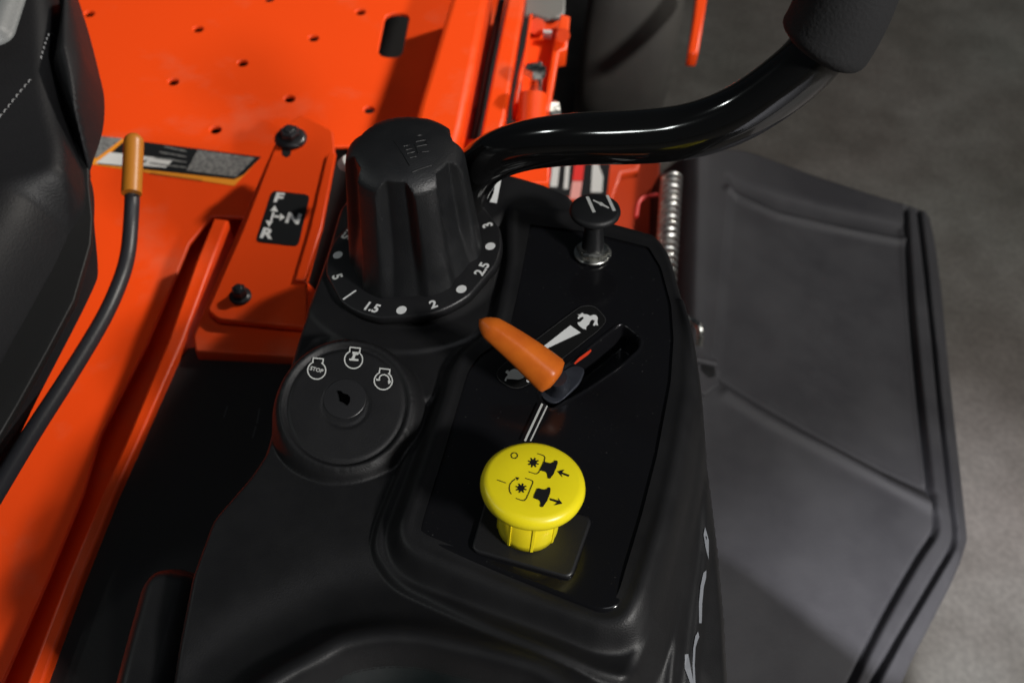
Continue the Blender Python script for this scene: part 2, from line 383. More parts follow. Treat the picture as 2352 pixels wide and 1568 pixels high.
# ------------------------------------------------------------------ glossy control panel
def hP(X, Y):
    d = sdf(PLr, X, Y); h = -.0012 - .0016 * np.clip((d + .0016) / .0016, 0, 1) ** 2
    # throttle slot with sloping walls
    ds = sdf(SL, X, Y); h = h - .015 * S((-ds) / .0045) + .0005 * G(ds - .0006, .0007)
    h = h + .0009 * G(dline(RIB, X, Y), .0011)
    return h
SL = rounded(kp([(1262, 938), (1236, 905), (1255, 868), (1330, 815), (1428, 738), (1470, 770), (1470, 795), (1420, 840), (1345, 890)]), .004)
SQ = rounded(kp([(1120, 1125), (1362, 1185), (1312, 1328), (1080, 1262)]), .0045)
RIB = kp([(1250, 925), (1208, 1014)])  # low rib under the painted reflection lines
q = np.array(PLr); 
panel = field('control_panel', K, q[:, 0].min() - .002, q[:, 0].max() + .002, q[:, 1].min() - .002, q[:, 1].max() + .002, .0006, hP, lambda X, Y: sdf(PLr, X, Y), m_gloss, root)
base_me = curve_mesh([rounded([K.px(*p, .0015) for p in [(1120, 1125), (1362, 1185), (1312, 1328), (1080, 1262)]], .0045)], .0002, .0012); put(base_me, K, -.0001)
link('switch_base', base_me, m_ring, panel)
prints('reflection_lines', K, stroke([c5(1052, 1150), c5(895, 1485)], 5) + stroke([c5(1095, 1170), c5(945, 1485)], 3.4), m_grey, panel, .0012)  # light grey lines paint a reflection on the glossy panel
# throttle range strip: rabbit, wedge, turtle
film = prints('throttle_decal', K, [rounded([c5(640, 865), c5(700, 800), c5(1400, 275), c5(1520, 275), c5(1635, 400), c5(1560, 490), c5(960, 960), c5(850, 1015), c5(760, 1005), c5(650, 930)], 14)], m_filmk, panel, -.0005)
prints('throttle_decal_edge', K, stroke(rounded([c5(640, 865), c5(700, 800), c5(1400, 275), c5(1520, 275), c5(1635, 400), c5(1560, 490), c5(960, 960), c5(850, 1015), c5(760, 1005), c5(650, 930)], 14), .9, True), m_filmedge if 'm_filmedge' in globals() else mat('film_edge', (.06, .06, .06), .5), film, -.0003)
prints('rabbit_symbol', K, [[c5(1366, 350), c5(1385, 355), c5(1410, 337), c5(1425, 350), c5(1455, 352), c5(1480, 366), c5(1510, 354), c5(1535, 360), c5(1548, 380), c5(1545, 420), c5(1552, 450), c5(1538, 452),
        c5(1532, 438), c5(1522, 456), c5(1505, 448), c5(1512, 432), c5(1522, 408), c5(1500, 398), c5(1482, 410), c5(1470, 440), c5(1445, 462), c5(1443, 488), c5(1412, 478), c5(1375, 448), c5(1366, 425), c5(1392, 418), c5(1425, 385), c5(1412, 372), c5(1392, 382), c5(1372, 396), c5(1368, 380), c5(1382, 366)]], m_white, film, -.0002)
prints('wedge_symbol', K, [[c5(1020, 670), c5(1302, 450), c5(1396, 515), c5(1060, 672)]], m_white, film, -.0002)
prints('turtle_symbol', K, [[c5(718, 870), c5(735, 850), c5(748, 854), c5(750, 866), c5(770, 850), c5(800, 838), c5(870, 860), c5(900, 900), c5(872, 925), c5(840, 936), c5(770, 930), c5(735, 928), c5(725, 950), c5(713, 945), c5(722, 918), c5(742, 895), c5(736, 882)],
        [c5(905, 935), c5(940, 950), c5(930, 962), c5(912, 955)]], m_white, film, -.0002)
prints('red_slot_mark', K, [[c5(1335, 790), c5(1380, 740), c5(1485, 665), c5(1492, 680), c5(1460, 715), c5(1345, 798)]], mat('red_indicator', (.8, .06, .02), .4), panel, .0006)

# throttle lever
tl = lambda x, y, h: K.w(*K.px(*c5(x, y), h), h)
arm = tube_mesh('throttle_lever', [tl(1160, 1090, -.009), tl(1190, 1030, -.002), tl(1215, 960, .006), tl(1190, 920, .011)], [.0060, .0055, .0052, .005], m_dkmetal, root, 20)
base_pl = plate('slider_plate', [c5(990, 990), c5(1100, 940), c5(1330, 800), c5(1440, 830), c5(1390, 960), c5(1190, 1160), c5(1060, 1110)], 0, .002, m_dkmetal, arm, fr=Frame(K.w(0, 0, -.0022), -6, 3), bevel=.0006, rad=.004)
A0, A1 = tl(495, 405, .038), tl(1165, 930, .016)
ax = nrm(A1 - A0); side = nrm(np.cross(ax, K.n)); upv = np.cross(side, ax)
bm = bmesh.new(); n, seg = 26, 24; Lp = np.linalg.norm(A1 - A0); rings = []
for i in range(n + 1):
    s = i / n; t = (s ** .85)
    env = min(1, (max(s, 1e-4) / .14)) ** .48 if s < .93 else max(.42, math.sqrt(max(0, 1 - ((s - .93) / .08) ** 2)))
    wd = (.0044 + .0050 * s ** .7) * env; th = (.0036 + .0044 * s ** .7) * env
    bow = .0016 * math.sin(math.pi * s)
    ctr = A0 + (A1 - A0) * (s * 1.03 - .015) + upv * bow; ring = []
    for k in range(seg):
        a = 2 * math.pi * k / seg; ca, sa = math.cos(a), math.sin(a)
        e = 1.30; x = math.copysign(abs(ca) ** e, ca); y = math.copysign(abs(sa) ** e, sa)
        xr, yr = x * wd * 1.12, y * th * 1.12; tw = R(-24); ring.append(bm.verts.new(tuple(ctr + side * (xr * math.cos(tw) - yr * math.sin(tw)) + upv * (xr * math.sin(tw) + yr * math.cos(tw)))))
    rings.append(ring)
for A_, B_ in zip(rings, rings[1:]):
    for k in range(seg): bm.faces.new((A_[k], A_[(k + 1) % seg], B_[(k + 1) % seg], B_[k]))
bm.faces.new(rings[0]); bm.faces.new(rings[-1])
from_bm('lever_cap', bm, m_lever, arm, True)

# ------------------------------------------------------------------ power take-off knob
T = Frame(K.w(*K.px(1212, 1210, .0), .0), -1, 11)
tc_ = (0, 0)
def find_h(fr, c, target_y):
    lo, hi = 0, .12
    for _ in range(40):
        m_ = (lo + hi) / 2
        if proj(fr.w(c[0], c[1], m_))[1] > target_y: lo = m_
        else: hi = m_
    return lo
hT = find_h(T, (0, 0), 1100)
pto = lathe('cutter_knob', T, (0, 0), [(r_ * .965, h_) for r_, h_ in [(.0150, hT - .0075), (.0205, hT - .0085), (.0228, hT - .0082), (.0241, hT - .0066), (.0246, hT - .0045), (.0241, hT - .0022), (.0228, hT - .0007), (.0208, hT), (.010, hT + .0001)]], m_yellow, root, 72)
lathe('knob_stem', T, (0, 0), [(.0142, .0005), (.0142, .004), (.0145, hT - .0078)], m_yellow, pto, 48)
for k in range(8):
    a = 2 * math.pi * (k + .35) / 8; c_, s_ = math.cos(a), math.sin(a); bmr = bmesh.new()
    V = []
    for rr, hh in ((.0138, .0008), (.0146, .0008), (.0151, hT - .0078), (.0138, hT - .0078)):
        for w_ in (-.0006, .0006): V.append(bmr.verts.new(tuple(T.w(rr * c_ - w_ * s_, rr * s_ + w_ * c_, hh))))
    for f in ((0, 2, 4, 6), (1, 3, 5, 7), (0, 1, 3, 2), (2, 3, 5, 4), (4, 5, 7, 6), (6, 7, 1, 0)): bmr.faces.new([V[i] for i in f])
    from_bm('rib', bmr, m_yellow, pto)
ph = hT + .0003
def ringstroke(c, r, wd, a0=0, a1=360, n=28, ry=None):
    P = [(c[0] + r * math.cos(R(a0 + (a1 - a0) * i / n)), c[1] + (ry or r) * math.sin(R(a0 + (a1 - a0) * i / n))) for i in range(n + (0 if a1 - a0 == 360 else 1))]
    return P
def cs(L): return [c6(*p) for p in L]
prints('off_symbol', T, stroke(cs(ringstroke((897, 237), 25, 0, ry=22)), 2.0, True), m_blackp, pto, ph)
prints('on_symbol', T, stroke(cs([(762, 427), (831, 452)]), 2.0), m_blackp, pto, ph)
def gear(cx_, cy_):
    P = []
    for k in range(8):
        for da, rr in ((-15, .60), (-7, 1.0), (7, 1.0), (15, .60)):
            a = R(45 * k + da + 20); P.append((cx_ + 45 * rr * math.cos(a), cy_ + 39 * rr * math.sin(a)))
    return [cs(P)]
prints('gear_symbol', T, gear(1046, 292), m_blackp, pto, ph); prints('gear_symbol', T, gear(950, 492), m_blackp, pto, ph)
prints('bracket_symbol', T, stroke(cs([(1078, 221), (1122, 236), (1134, 244), (1137, 255), (1133, 280), (1105, 340), (1088, 368), (1074, 380), (1056, 379), (1008, 363)]), 2.0), m_blackp, pto, ph)
prints('bracket_symbol', T, stroke(cs([(982, 414), (1030, 430), (1041, 438), (1042, 450), (1010, 530), (990, 575), (976, 589), (958, 589), (910, 572)]), 2.0), m_blackp, pto, ph)
prints('plunger_symbol', T, [cs([(1128, 283), (1178, 297), (1202, 290), (1216, 275), (1234, 277), (1237, 295), (1226, 330), (1205, 380), (1180, 414), (1170, 418), (1158, 414), (1158, 398), (1152, 375), (1140, 365), (1094, 352)])], m_blackp, pto, ph + .0001)
prints('plunger_symbol', T, [cs([(1076, 495), (1092, 493), (1120, 502), (1148, 501), (1160, 488), (1176, 486), (1182, 498), (1176, 535), (1155, 590), (1120, 640), (1104, 641), (1098, 630), (1104, 610), (1096, 590), (1046, 570), (1054, 540)])], m_blackp, pto, ph + .0001)
prints('arrow_symbol', T, [cs([(1233, 361), (1290, 346), (1272, 368), (1328, 388), (1322, 404), (1266, 382), (1275, 408)])], m_blackp, pto, ph)
prints('arrow_symbol', T, [cs([(1178, 570), (1245, 590), (1239, 566), (1272, 613), (1208, 628), (1232, 606), (1174, 586)])], m_blackp, pto, ph)
prints('rotation_symbol', T, stroke(cs([(875, 540), (862, 520), (857, 495), (862, 465), (878, 440), (905, 420)]), 2.0) + [cs([(902, 407), (936, 408), (920, 434), (913, 420)])], m_blackp, pto, ph)

# ------------------------------------------------------------------ cutting height dial
NB = D.px(923.4, 707); phB = math.atan2(NB[1], NB[0]); RD = np.linalg.norm((D.px(775.9, 586.8) - D.px(1126.3, 565.2)) / 2)
dcc = (D.px(775.9, 586.8) + D.px(1126.3, 565.2)) / 2
NB = NB - dcc; phB = math.atan2(NB[1], NB[0])
def octr(r, h, a):
    k = (a - phB + math.pi / 6) % (math.pi / 3) - math.pi / 6
    return r * min(1, .972 / math.cos(k))
ring = lathe('height_dial', D, dcc, [(RD + .0062, -.006), (RD + .0064, -.0012), (RD + .0058, -.0002), (RD + .0052, 0), (.02, 0)], m_ring, root, 160, octr)
hh = .0002
items = {-112.5: '4.5', -67.5: '5', -22.5: '1.5', 22.5: '2', 67.5: '2.5', 112.5: '3', 157.5: '3.5', 202.5: '4'}
for a, s in items.items():
    p = phB + R(a); text('numeral', s, D, (dcc[0] + (RD + .0006) * math.cos(p), dcc[1] + (RD + .0006) * math.sin(p)), p + math.pi / 2, .0083, m_white if abs(a) < 115 and a > -60 else m_grey, ring, hh, bold=.034)
for a in (-90, 0, 45, 90, 135, 180, 225):
    p = phB + R(a); c_ = (dcc[0] + RD * math.cos(p), dcc[1] + RD * math.sin(p)); q = circ(c_, .0030, 20)
    meshpy('dot', [D.w(u, v, hh) for u, v in q], [tuple(range(20))], m_white, ring)
p = phB - R(45); e1, e2 = (RD - .0045), (RD + .0048); tn = np.array([-math.sin(p), math.cos(p)]) * .0006; rdv = np.array([math.cos(p), math.sin(p)])
meshpy('stop_line', [D.w(*(dcc + rdv * a_ + tn * b_), hh) for a_, b_ in ((e1, -1), (e2, -1), (e2, 1), (e1, 1))], [(0, 1, 2, 3)], m_white, ring)
# fluted knob
DR = D; D = Frame(DR.w(*dcc, 0), -3.5, 2); dcc = (.0020, 0.)
phB0 = phB; phB = math.atan2(*(D.px(927, 707) - np.array(dcc))[::-1])
hR = find_h(D, dcc, 370); hD = find_h(D, dcc, 322)
KR = .868 * RD - .0014
def flute(r, h, a):
    if r < .004: return r
    k = abs((a - phB + math.pi / 6) % (math.pi / 3) - math.pi / 6)          # six flutes, the first one facing the 1.5 - 2 mark
    body = KR + .0006 - .0072 * min(1, h / hR)
    amt = .20 * (1 - S(np.array((k - R(10)) / R(11)))) * (.40 + .55 * min(1, h / (hR * .45)))
    return min(r, body * (1 - float(amt)))
prof = [(KR + .0012, -.006), (KR + .0012, .0001), (KR + .0012, .0012), (KR + .0004, .0026)]
for i in range(1, 13): prof.append((KR + .0004 - .0072 * i / 12, .0026 + (hR - .0026) * i / 12))
rt = KR - .0068; b0 = hR
for i in range(1, 25):
    t = i / 24; a_ = t * math.pi / 2 * .98; prof.append(((rt - .0003) * math.cos(a_) ** .95, b0 + .0012 * min(1, t * 8) + (hD - b0 - .0012) * math.sin(a_)))
knob = lathe('knob', D, dcc, prof, m_knob, ring, 240, flute, sharp=32)
# raised lines moulded in the dome
def dome(u, v):
    r = math.hypot(u - dcc[0], v - dcc[1]); c_ = min(.999, (r / (rt - .0003)) ** 1.25); return b0 + .0012 + (hD - b0 - .0012) * math.sqrt(1 - c_ * c_)
def ridge(name, pts, wd, parent):
    V, F = [], []
    P = [D.px(*c2(*p), hD * .97) for p in pts]; P = [P[0] + (P[1] - P[0]) * i / 8 for i in range(9)]
    t = nrm(P[-1] - P[0]); nn = np.array([-t[1], t[0]])
    for p_ in P:
        for o_, e_ in ((-1, -.0001), (-.4, .00022), (.4, .00022), (1, -.0001)):
            q_ = p_ + nn * wd * o_; V.append(D.w(q_[0], q_[1], dome(*q_) + e_))
    for i in range(len(P) - 1):
        for k in range(3): F.append((i * 4 + k, i * 4 + k + 1, i * 4 + k + 5, i * 4 + k + 4))
    return meshpy(name, V, F, m_knob, parent, False)
for a, b in [((590, 435), (690, 575)), ((700, 605), (825, 560)), ((650, 470), (690, 462)), ((665, 492), (705, 482)), ((675, 512), (720, 500)), ((730, 440), (790, 425)), ((735, 470), (800, 452)), ((740, 402), (765, 396)),
             ((690, 535), (730, 525)), ((720, 455), (745, 510)), ((780, 420), (800, 455)), ((765, 500), (810, 490))]:
    ridge('moulded_line', (a, b), .00028, knob)

# ------------------------------------------------------------------ ignition switch
Ih = .003
If = Frame(K.w(I_c[0], I_c[1], .003), 0, 0)
sl_u, sl_v = -math.tan(R(7)), math.tan(R(15)); nn = nrm(K.n - K.a * sl_u - K.b * sl_v); If.n = nn; If.a = nrm(K.a - nn * (K.a @ nn)); If.b = np.cross(nn, If.a)
kc = If.px(*c4(744, 772))
ign = lathe('ignition_switch', If, kc, [(.0112, -.0006), (.0112, .0001), (.0108, .0004), (.0040, .0005)], m_ring, root, 64, sharp=25)
m_deep = mat('deep_black', (.0005, .0005, .0005), .95, spec=0)
key = prints('key_slot', If, [[c4(685, 708), c4(715, 712), c4(732, 730), c4(765, 738), c4(786, 760), c4(782, 800), c4(762, 826), c4(738, 806), c4(705, 792), (c4(700, 750))]], m_deep, ign, .0012)
def engine(cx_, cy_, name):
    r, ry = 71, 69; P = []
    a0 = -90 + 42; 
    for i in range(25):
        a = R(a0 + 4 + (360 - 2 * 38) * i / 24); P.append((cx_ + r * math.cos(a), cy_ + ry * math.sin(a)))
    th = R(6)
    def rot(x, y): return (cx_ + x * math.cos(th) - y * math.sin(th), cy_ + x * math.sin(th) + y * math.cos(th))
    P = []
    for i in range(25):
        a = R(-90 + 30 + (360 - 60) * i / 24); P.append(rot(r * math.cos(a), ry * math.sin(a)))
    P += [rot(-38, -66), rot(-36, -94), rot(42, -94), rot(42, -66)]
    return stroke([c4(*p) for p in P], 2.9, True), rot
st, rot = engine(523, 550, 'x'); ic = prints('engine_stop_symbol', If, st, m_grey, ign, .0006)
tcn = If.px(*c4(523, 549)); text('stop_word', 'STOP', If, tcn, -.10, .0030, m_grey, ign, .0006, bold=.03, sx=1.0)
st, rot = engine(812, 466, 'x')
prints('engine_run_symbol', If, st + [[c4(*p) for p in [rot(-15, -62), rot(38, -62), rot(36, -44), rot(30, -40), rot(14, -38), rot(6, -8), rot(36, -8), rot(40, 0), rot(38, 8), rot(-30, 10), rot(-36, 4), rot(-34, -5), rot(-18, -8), rot(-8, -38), rot(-14, -44)]]], m_grey, ign, .0006)
st, rot = engine(1045, 632, 'x')
prints('engine_start_symbol', If, st + stroke([c4(1012, 618), c4(1018, 598), c4(1035, 586), c4(1058, 584), c4(1080, 596), c4(1092, 618), c4(1092, 632)], 3.0) + [[c4(990, 612), c4(1004, 618), c4(1024, 622), c4(1014, 632), c4(988, 630)], [c4(1082, 626), c4(1092, 634), c4(1102, 628), c4(1104, 645), c4(1088, 660), c4(1082, 645)]], m_grey, ign, .0006)

# ------------------------------------------------------------------ choke knob
Cf = Frame(K.w(*K.px(1361, 580, 0), 0), -5, 8)
hC = find_h(Cf, (0, 0), 478)
chk = lathe('choke_knob', Cf, (0, 0), [(.0058, hC - .0115), (.0070, hC - .0085), (.0122, hC - .0056), (.0141, hC - .0040), (.0146, hC - .0024), (.0141, hC - .0006), (.0126, hC), (.005, hC + .0002)], m_knob, root, 56)
lathe('stem', Cf, (0, 0), [(.0068, .0005), (.0066, .006), (.0052, hC - .012), (.0055, hC - .0100)], m_knob, chk, 32)
nutm = lathe('washer', Cf, (0, 0), [(.0106, -.0012), (.0112, -.0006), (.0112, .0003), (.0105, .0008), (.006, .0008)], m_chrome, chk, 48)
lathe('hex_nut', Cf, (0, 0), [(.0096, .0009), (.0096, .0040), (.0086, .0049), (.0055, .0049)], m_chrome, chk, 6, smooth=False)
ch = hC + .0004
prints('choke_symbol', Cf, [[c3(543, 420), c3(573, 418), c3(634, 557), c3(606, 561)], [c3(722, 405), c3(750, 403), c3(815, 544), c3(787, 548)],
       [c3(604, 452), c3(614, 444), c3(668, 468), c3(688, 466), c3(706, 486), c3(755, 514), c3(748, 525), c3(696, 500), c3(676, 500), c3(660, 482)]], m_grey, chk, ch)

# rear wheel fender, out of view, front edge shaped to shade the chute
fr_ = Z(.42); me_ = curve_mesh([[(.05, .145), (.130, .12), (.165, .10), (.262, .03), (.34, -.04), (.34, -.5), (.05, -.5)]], .011, .004); put(me_, fr_, -.015); link('unseen_rear_fender', me_, m_body, root)
# ------------------------------------------------------------------ lap bar and foam grip
bar_p = [pt(1060, 470, .60), pt(1085, 410, .565), pt(1120, 368, .54), pt(1200, 336, .52), pt(1320, 320, .50), pt(1460, 315, .485), pt(1580, 302, .475), pt(1690, 264, .466), pt(1790, 200, .458), pt(1870, 128, .452), pt(1925, 40, .447), pt(1960, -60, .443), pt(1985, -200, .44)]
bar = tube_mesh('lap_bar', spline(bar_p, 10), .0131, m_tube, root, 40)
gp = spline(bar_p[8:], 12); gp = gp[14:]
rr = [.0202] * len(gp); rr[0] = .0160; rr[1] = .0186; rr[2] = .0198
tube_mesh('foam_grip', gp, rr, m_foam, bar, 40)

# ------------------------------------------------------------------ foot platform, perforated
zp = .36; f = Z(zp)
holes = [circ(f.px(*p), .0048, 18) for p in [(205, 32), (455, 67), (720, 88), (618, -2), (828, 28), (557, 145), (398, 188), (665, 227), (848, 252), (495, 298), (60, 110), (100, 330), (330, -40), (150, 200)]]
slot = rounded([f.px(*p) for p in [(886, 30), (942, 30), (922, 134), (866, 130)]], .0125, 6)
pan = plate('foot_platform', [(-400, -260), (1150, -260), (1075, 60), (1000, 330), (768, 336), (745, 430), (600, 500), (486, 496), (435, 558), (340, 784), (230, 999), (190, 1134), (107, 1334), (-10, 1600), (-90, 1800), (-400, 1800)], zp, .004, m_orange, root, holes=[slot] + holes, bevel=.0010)
plate('dark_backing', [(-500, -400), (1240, -400), (1215, 420), (700, 1000), (300, 1700), (-500, 1800)], .24, .003, m_black, root, bevel=.001)  # black sheet added so the holes and gaps above stay dark
plate('channel_floor', [(500, 470), (560, 500), (430, 830), (330, 1080), (170, 1420), (30, 1760), (-160, 1760), (60, 1334), (180, 999), (300, 784), (400, 558)], .322, .003, m_orange, pan, bevel=.001)
# raised side lip, seen running down to the rear
plate('side_lip', [(492, 500), (450, 600), (385, 784), (295, 999), (235, 1134), (150, 1334), (60, 1568), (0, 1700), (36, 1700), (98, 1568), (184, 1334), (264, 1134), (325, 999), (420, 784), (484, 610), (524, 505)], .400, .040, m_orange, pan, bevel=.002)
plate('side_step', [(600, 400), (527, 574), (471, 706), (444, 772), (448, 806), (720, 820), (760, 700), (700, 640), (745, 400), (640, 310)], .402, .014, m_orange, pan, bevel=.0015, rad=.002)
# warning decal on the platform
dec = prints('warning_decal', f, [[c1(600, 850), c1(1640, 985), c1(1470, 1165), c1(535, 1025)]], m_dorg, pan, .0004)
prints('decal_band', f, [[c1(600, 850), c1(770, 868), c1(610, 990), c1(548, 985)]], m_dgry, dec, .0007)
prints('decal_band', f, [[c1(790, 875), c1(1640, 985), c1(1530, 1095), c1(1470, 1125), c1(612, 1030)]], m_decalk, dec, .0006)
prints('decal_text', f, [[c1(1240, 940), c1(1600, 990), c1(1480, 1110), c1(1170, 1070)]], m_dgry, dec, .0008)
prints('decal_picture', f, [[c1(690, 955), c1(1090, 1000), c1(1040, 1052), c1(880, 1040), c1(930, 1000), c1(780, 1040), c1(600, 1022)]], m_dwht, dec, .0009)
prints('decal_text_line', f, [p_ for y0 in (0, 1, 2, 3) for p_ in stroke([c1(940 + 30 * (3 - y0), 920 + 34 * y0), c1(1170, 950 + 34 * y0)], 3.2)], m_dgry, dec, .0011)
prints('decal_orange_text', f, [p_ for k in range(22) for p_ in stroke([c1(950 + k * 15, 1078 + k * 2.1), c1(944 + k * 15, 1094 + k * 2.1)], 1.8)], mat('brown_print', (.10, .04, .01), .5), dec, .0006)

# lever quadrant panel with the forward / neutral / reverse decal
zf = .410; ff = Z(zf)
shp = rounded([ff.px(*p) for p in [(651, 338), (648, 352), (664, 362), (678, 352), (680, 338)]], .001)
quad = plate('lever_guide_panel', [(645, 300), (690, 262), (765, 300), (770, 350), (742, 510), (705, 645), (705, 752), (500, 732), (476, 712), (556, 530)], zf, .006, m_orange, root, bevel=.0015, rad=.003)
plate('flange', [(752, 352), (772, 350), (740, 520), (700, 645), (676, 642), (712, 520)], zf + .0035, .006, m_orange, quad, bevel=.0015)
fnr = prints('direction_decal', ff, [rounded([c1(1705, 1195), c1(1945, 1222), c1(1870, 1545), c1(1602, 1515)], 12)], m_decalk, quad, .0004)
dirx = ff.px(*c1(1820, 1370)) - ff.px(*c1(1700, 1360)); an = math.atan2(dirx[1], dirx[0]) * .5
for s, c_, sz in (('F', c1(1748, 1246), .0136), ('N', c1(1840, 1377), .0138), ('R', c1(1672, 1470), .0136)):
    text('letter', s, ff, ff.px(*c_), an, sz, m_white, fnr, .0007, bold=.045, sx=1.05)
prints('arrow', ff, stroke([c1(1716, 1330), c1(1700, 1384)], 5) + [[c1(1724, 1288), c1(1744, 1328), c1(1694, 1322)], [c1(1686, 1424), c1(1712, 1388), c1(1666, 1382)]], m_white, fnr, .0011)
prints('arrow', ff, stroke([c1(1718, 1356), c1(1752, 1360)], 5) + [[c1(1788, 1363), c1(1752, 1385), c1(1758, 1338)]], m_white, fnr, .0013)
def bolt(fr, c, r, parent, wash=True):
    b = lathe('bolt', fr, c, [(r, .0003), (r, .0016), (r * .86, .0036), (r * .7, .0042)] if wash else [(r * .9, .0003), (r * .9, .002)], m_bolt, parent, 32)
    lathe('bolt_head', fr, c, [(r * .62, .002), (r * .62, .0085), (r * .52, .0098), (r * .3, .0100)], m_bolt, b, 6, smooth=False)
    lathe('bolt_socket', fr, c, [(r * .30, .0092), (r * .30, .0106), (r * .2, .0106)], m_bolt, b, 16)
bolt(ff, ff.px(668, 320, 0), .0130, quad)
prints('keyhole_slot', ff, [[(648, 340), (668, 345), (668, 356), (658, 362), (648, 356)]], m_blackp, quad, .0003)
bolt(ff, ff.px(553, 682, 0), .0085, quad, False)
# dark slot and pin between the guide panel and the console
lk = plate('inner_frame', [(740, 300), (1090, 340), (1000, 700), (640, 700)], .345, .003, m_black, root)
tube_mesh('grey_pin', [pt(800, 370, .74), pt(788, 380, .745)], .005, m_grey, lk, 14)
# black moulded cover deep beside the console
cover = plate('floor_cover', [(430, 796), (500, 786), (740, 796), (700, 1100), (600, 1500), (560, 1800), (20, 1800), (98, 1568), (184, 1334), (264, 1134), (325, 999), (400, 830)], .392, .012, m_black, root, bevel=.003)
m_worn = mat('worn_black', (.05, .05, .05), .6)
for q_ in ([(522, 932), (514, 958)], [(596, 938), (590, 972)], [(588, 978), (580, 1005)]): prints('moulded_mark', Z(.392), stroke(q_, 3), m_worn, cover, .0006)

# fender ridge left of the console
FR = Frame(K.w(*K.px(400, 1400, -.03), -.03), -6, 3)
RG = rounded([FR.px(*p) for p in [(225, 1640), (262, 1500), (312, 1325), (345, 1290), (400, 1283), (452, 1300), (440, 1370), (392, 1568), (370, 1650)]], .010, 6)
rg = np.array(RG)
field('fender_ridge', FR, rg[:, 0].min() - .02, rg[:, 0].max() + .02, rg[:, 1].min() - .02, rg[:, 1].max() + .02, .0012,
      lambda X, Y: (lambda d: -.010 * np.clip((d + .010) / .010, 0, 1) ** 2 - np.maximum(d, 0) * 30)(sdf(RG, X, Y)), lambda X, Y: sdf(RG, X, Y) - .0012, m_body, root)

# ------------------------------------------------------------------ frame rails and linkages ahead
zr = .415
rail = plate('frame_rail', [(1052, -60), (1132, -60), (1062, 290), (1048, 340), (1075, 500), (900, 480), (945, 300), (962, 235)], zr, .055, m_orange, root, bevel=.006)
plate('frame_rail', [(1178, -60), (1214, -60), (1160, 270), (1140, 340), (1085, 345), (1102, 318)], .40, .03, m_orange, root, bevel=.003)
plate('cross_member', [(1045, 318), (1100, 318), (1155, 285), (1262, 298), (1262, 420), (1045, 420)], .372, .02, m_orange, root, bevel=.002)
plate('inner_rail', [(1112, -60), (1172, -60), (1128, 120), (1098, 215), (1080, 215), (1096, 120)], .35, .02, m_orange, root, bevel=.003)
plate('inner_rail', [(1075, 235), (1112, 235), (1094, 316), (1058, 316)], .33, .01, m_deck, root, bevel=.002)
tube_mesh('control_cable', spline([pz(1160, -40, .37), pz(1140, 60, .372), pz(1118, 160, .37), pz(1100, 260, .365), pz(1085, 330, .36)], 6), .0035, m_rod, root, 8)
lb = plate('link_bracket', [c7(1040, 90), c7(1245, 110), c7(1205, 330), c7(1140, 650), c7(1060, 830), c7(950, 830), c7(925, 700), c7(965, 480), c7(1010, 300)], .375, .006, m_orange, root, bevel=.002)
plate('link_flange', [c7(1250, 90), c7(1312, 110), c7(1292, 330), c7(1240, 342), c7(1172, 745), c7(1128, 745), c7(1195, 310)], .39, .02, m_orange, lb, bevel=.002)
plate('link_flange', [c7(1040, 90), c7(1062, 90), c7(1000, 480), c7(960, 700), c7(925, 700), c7(965, 480), c7(1010, 300)], .39, .02, m_orange, lb, bevel=.002)
tube_mesh('link_pivot', [pz(*c7(1050, 860), .385), pz(*c7(1062, 640), .40)], .0125, m_orange, lb, 20)
tube_mesh('link_bolt', [pz(*c7(1075, 610), .40), pz(*c7(1082, 505), .418)], .0050, m_chrome, lb, 14)
tube_mesh('bolt_head', [pz(*c7(1074, 500), .418), pz(*c7(1078, 455), .424)], [.0105, .0095], m_chrome, lb, 6)
bm_ = tube_mesh('link_nut', [pz(*c7(1150, 762), .375), pz(*c7(1230, 752), .375)], [.012, .010], m_chrome, lb, 8)
gp_ = plate('grey_guide', [c7(1015, -60), c7(1285, -60), c7(1275, 88), c7(1205, 128), c7(1130, 120), c7(1060, 85), c7(1005, 105)], .38, .006, mat('grey_steel', (.14, .14, .13), .5), root, bevel=.002)

tube_mesh('threaded_rod', [pz(*c7(1098, 640), .398), pz(*c7(1104, 430), .402)], .0030, m_chrome, lb, 8)
tube_mesh('washer', [pz(*c7(1262, 235), .396), pz(*c7(1266, 240), .402)], .0062, m_orange, lb, 16)
tube_mesh('weld_tab', [pz(*c7(1130, 232), .382), pz(*c7(1185, 235), .382)], .0045, m_dwht, lb, 8)
tube_mesh('pivot_bolt', [pz(*c7(1085, 178), .378), pz(*c7(1092, 182), .384)], .008, m_orange, lb, 10)
plate('front_arm', [c7(2165, -80), c7(2245, -80), c7(2175, 352), c7(2108, 352), c7(2140, 120)], .30, .02, m_orange, root, bevel=.003)

# front caster wheel
wc = pz(1452, 60, .15)
def wheel():
    V, F = [], []; prof = [(.06, -.055), (.10, -.060), (.125, -.058), (.140, -.046), (.146, -.025), (.148, 0), (.146, .025), (.140, .046), (.125, .058), (.10, .060), (.06, .055)]
    seg = 64
    for i, (r, x) in enumerate(prof):
        for k in range(seg): a = 2 * math.pi * k / seg; V.append((wc[0] + x, wc[1] + r * math.cos(a), wc[2] + r * math.sin(a)))
    for i in range(len(prof) - 1):
        for k in range(seg): k2 = (k + 1) % seg; F.append((i * seg + k, i * seg + k2, (i + 1) * seg + k2, (i + 1) * seg + k))
    ty = meshpy('front_wheel', V, F, m_tyre, root, True)
    tube_mesh('hub', [wc + [-.05, 0, 0], wc + [.05, 0, 0]], .062, m_dwht, ty, 24)
    return ty
wheel()

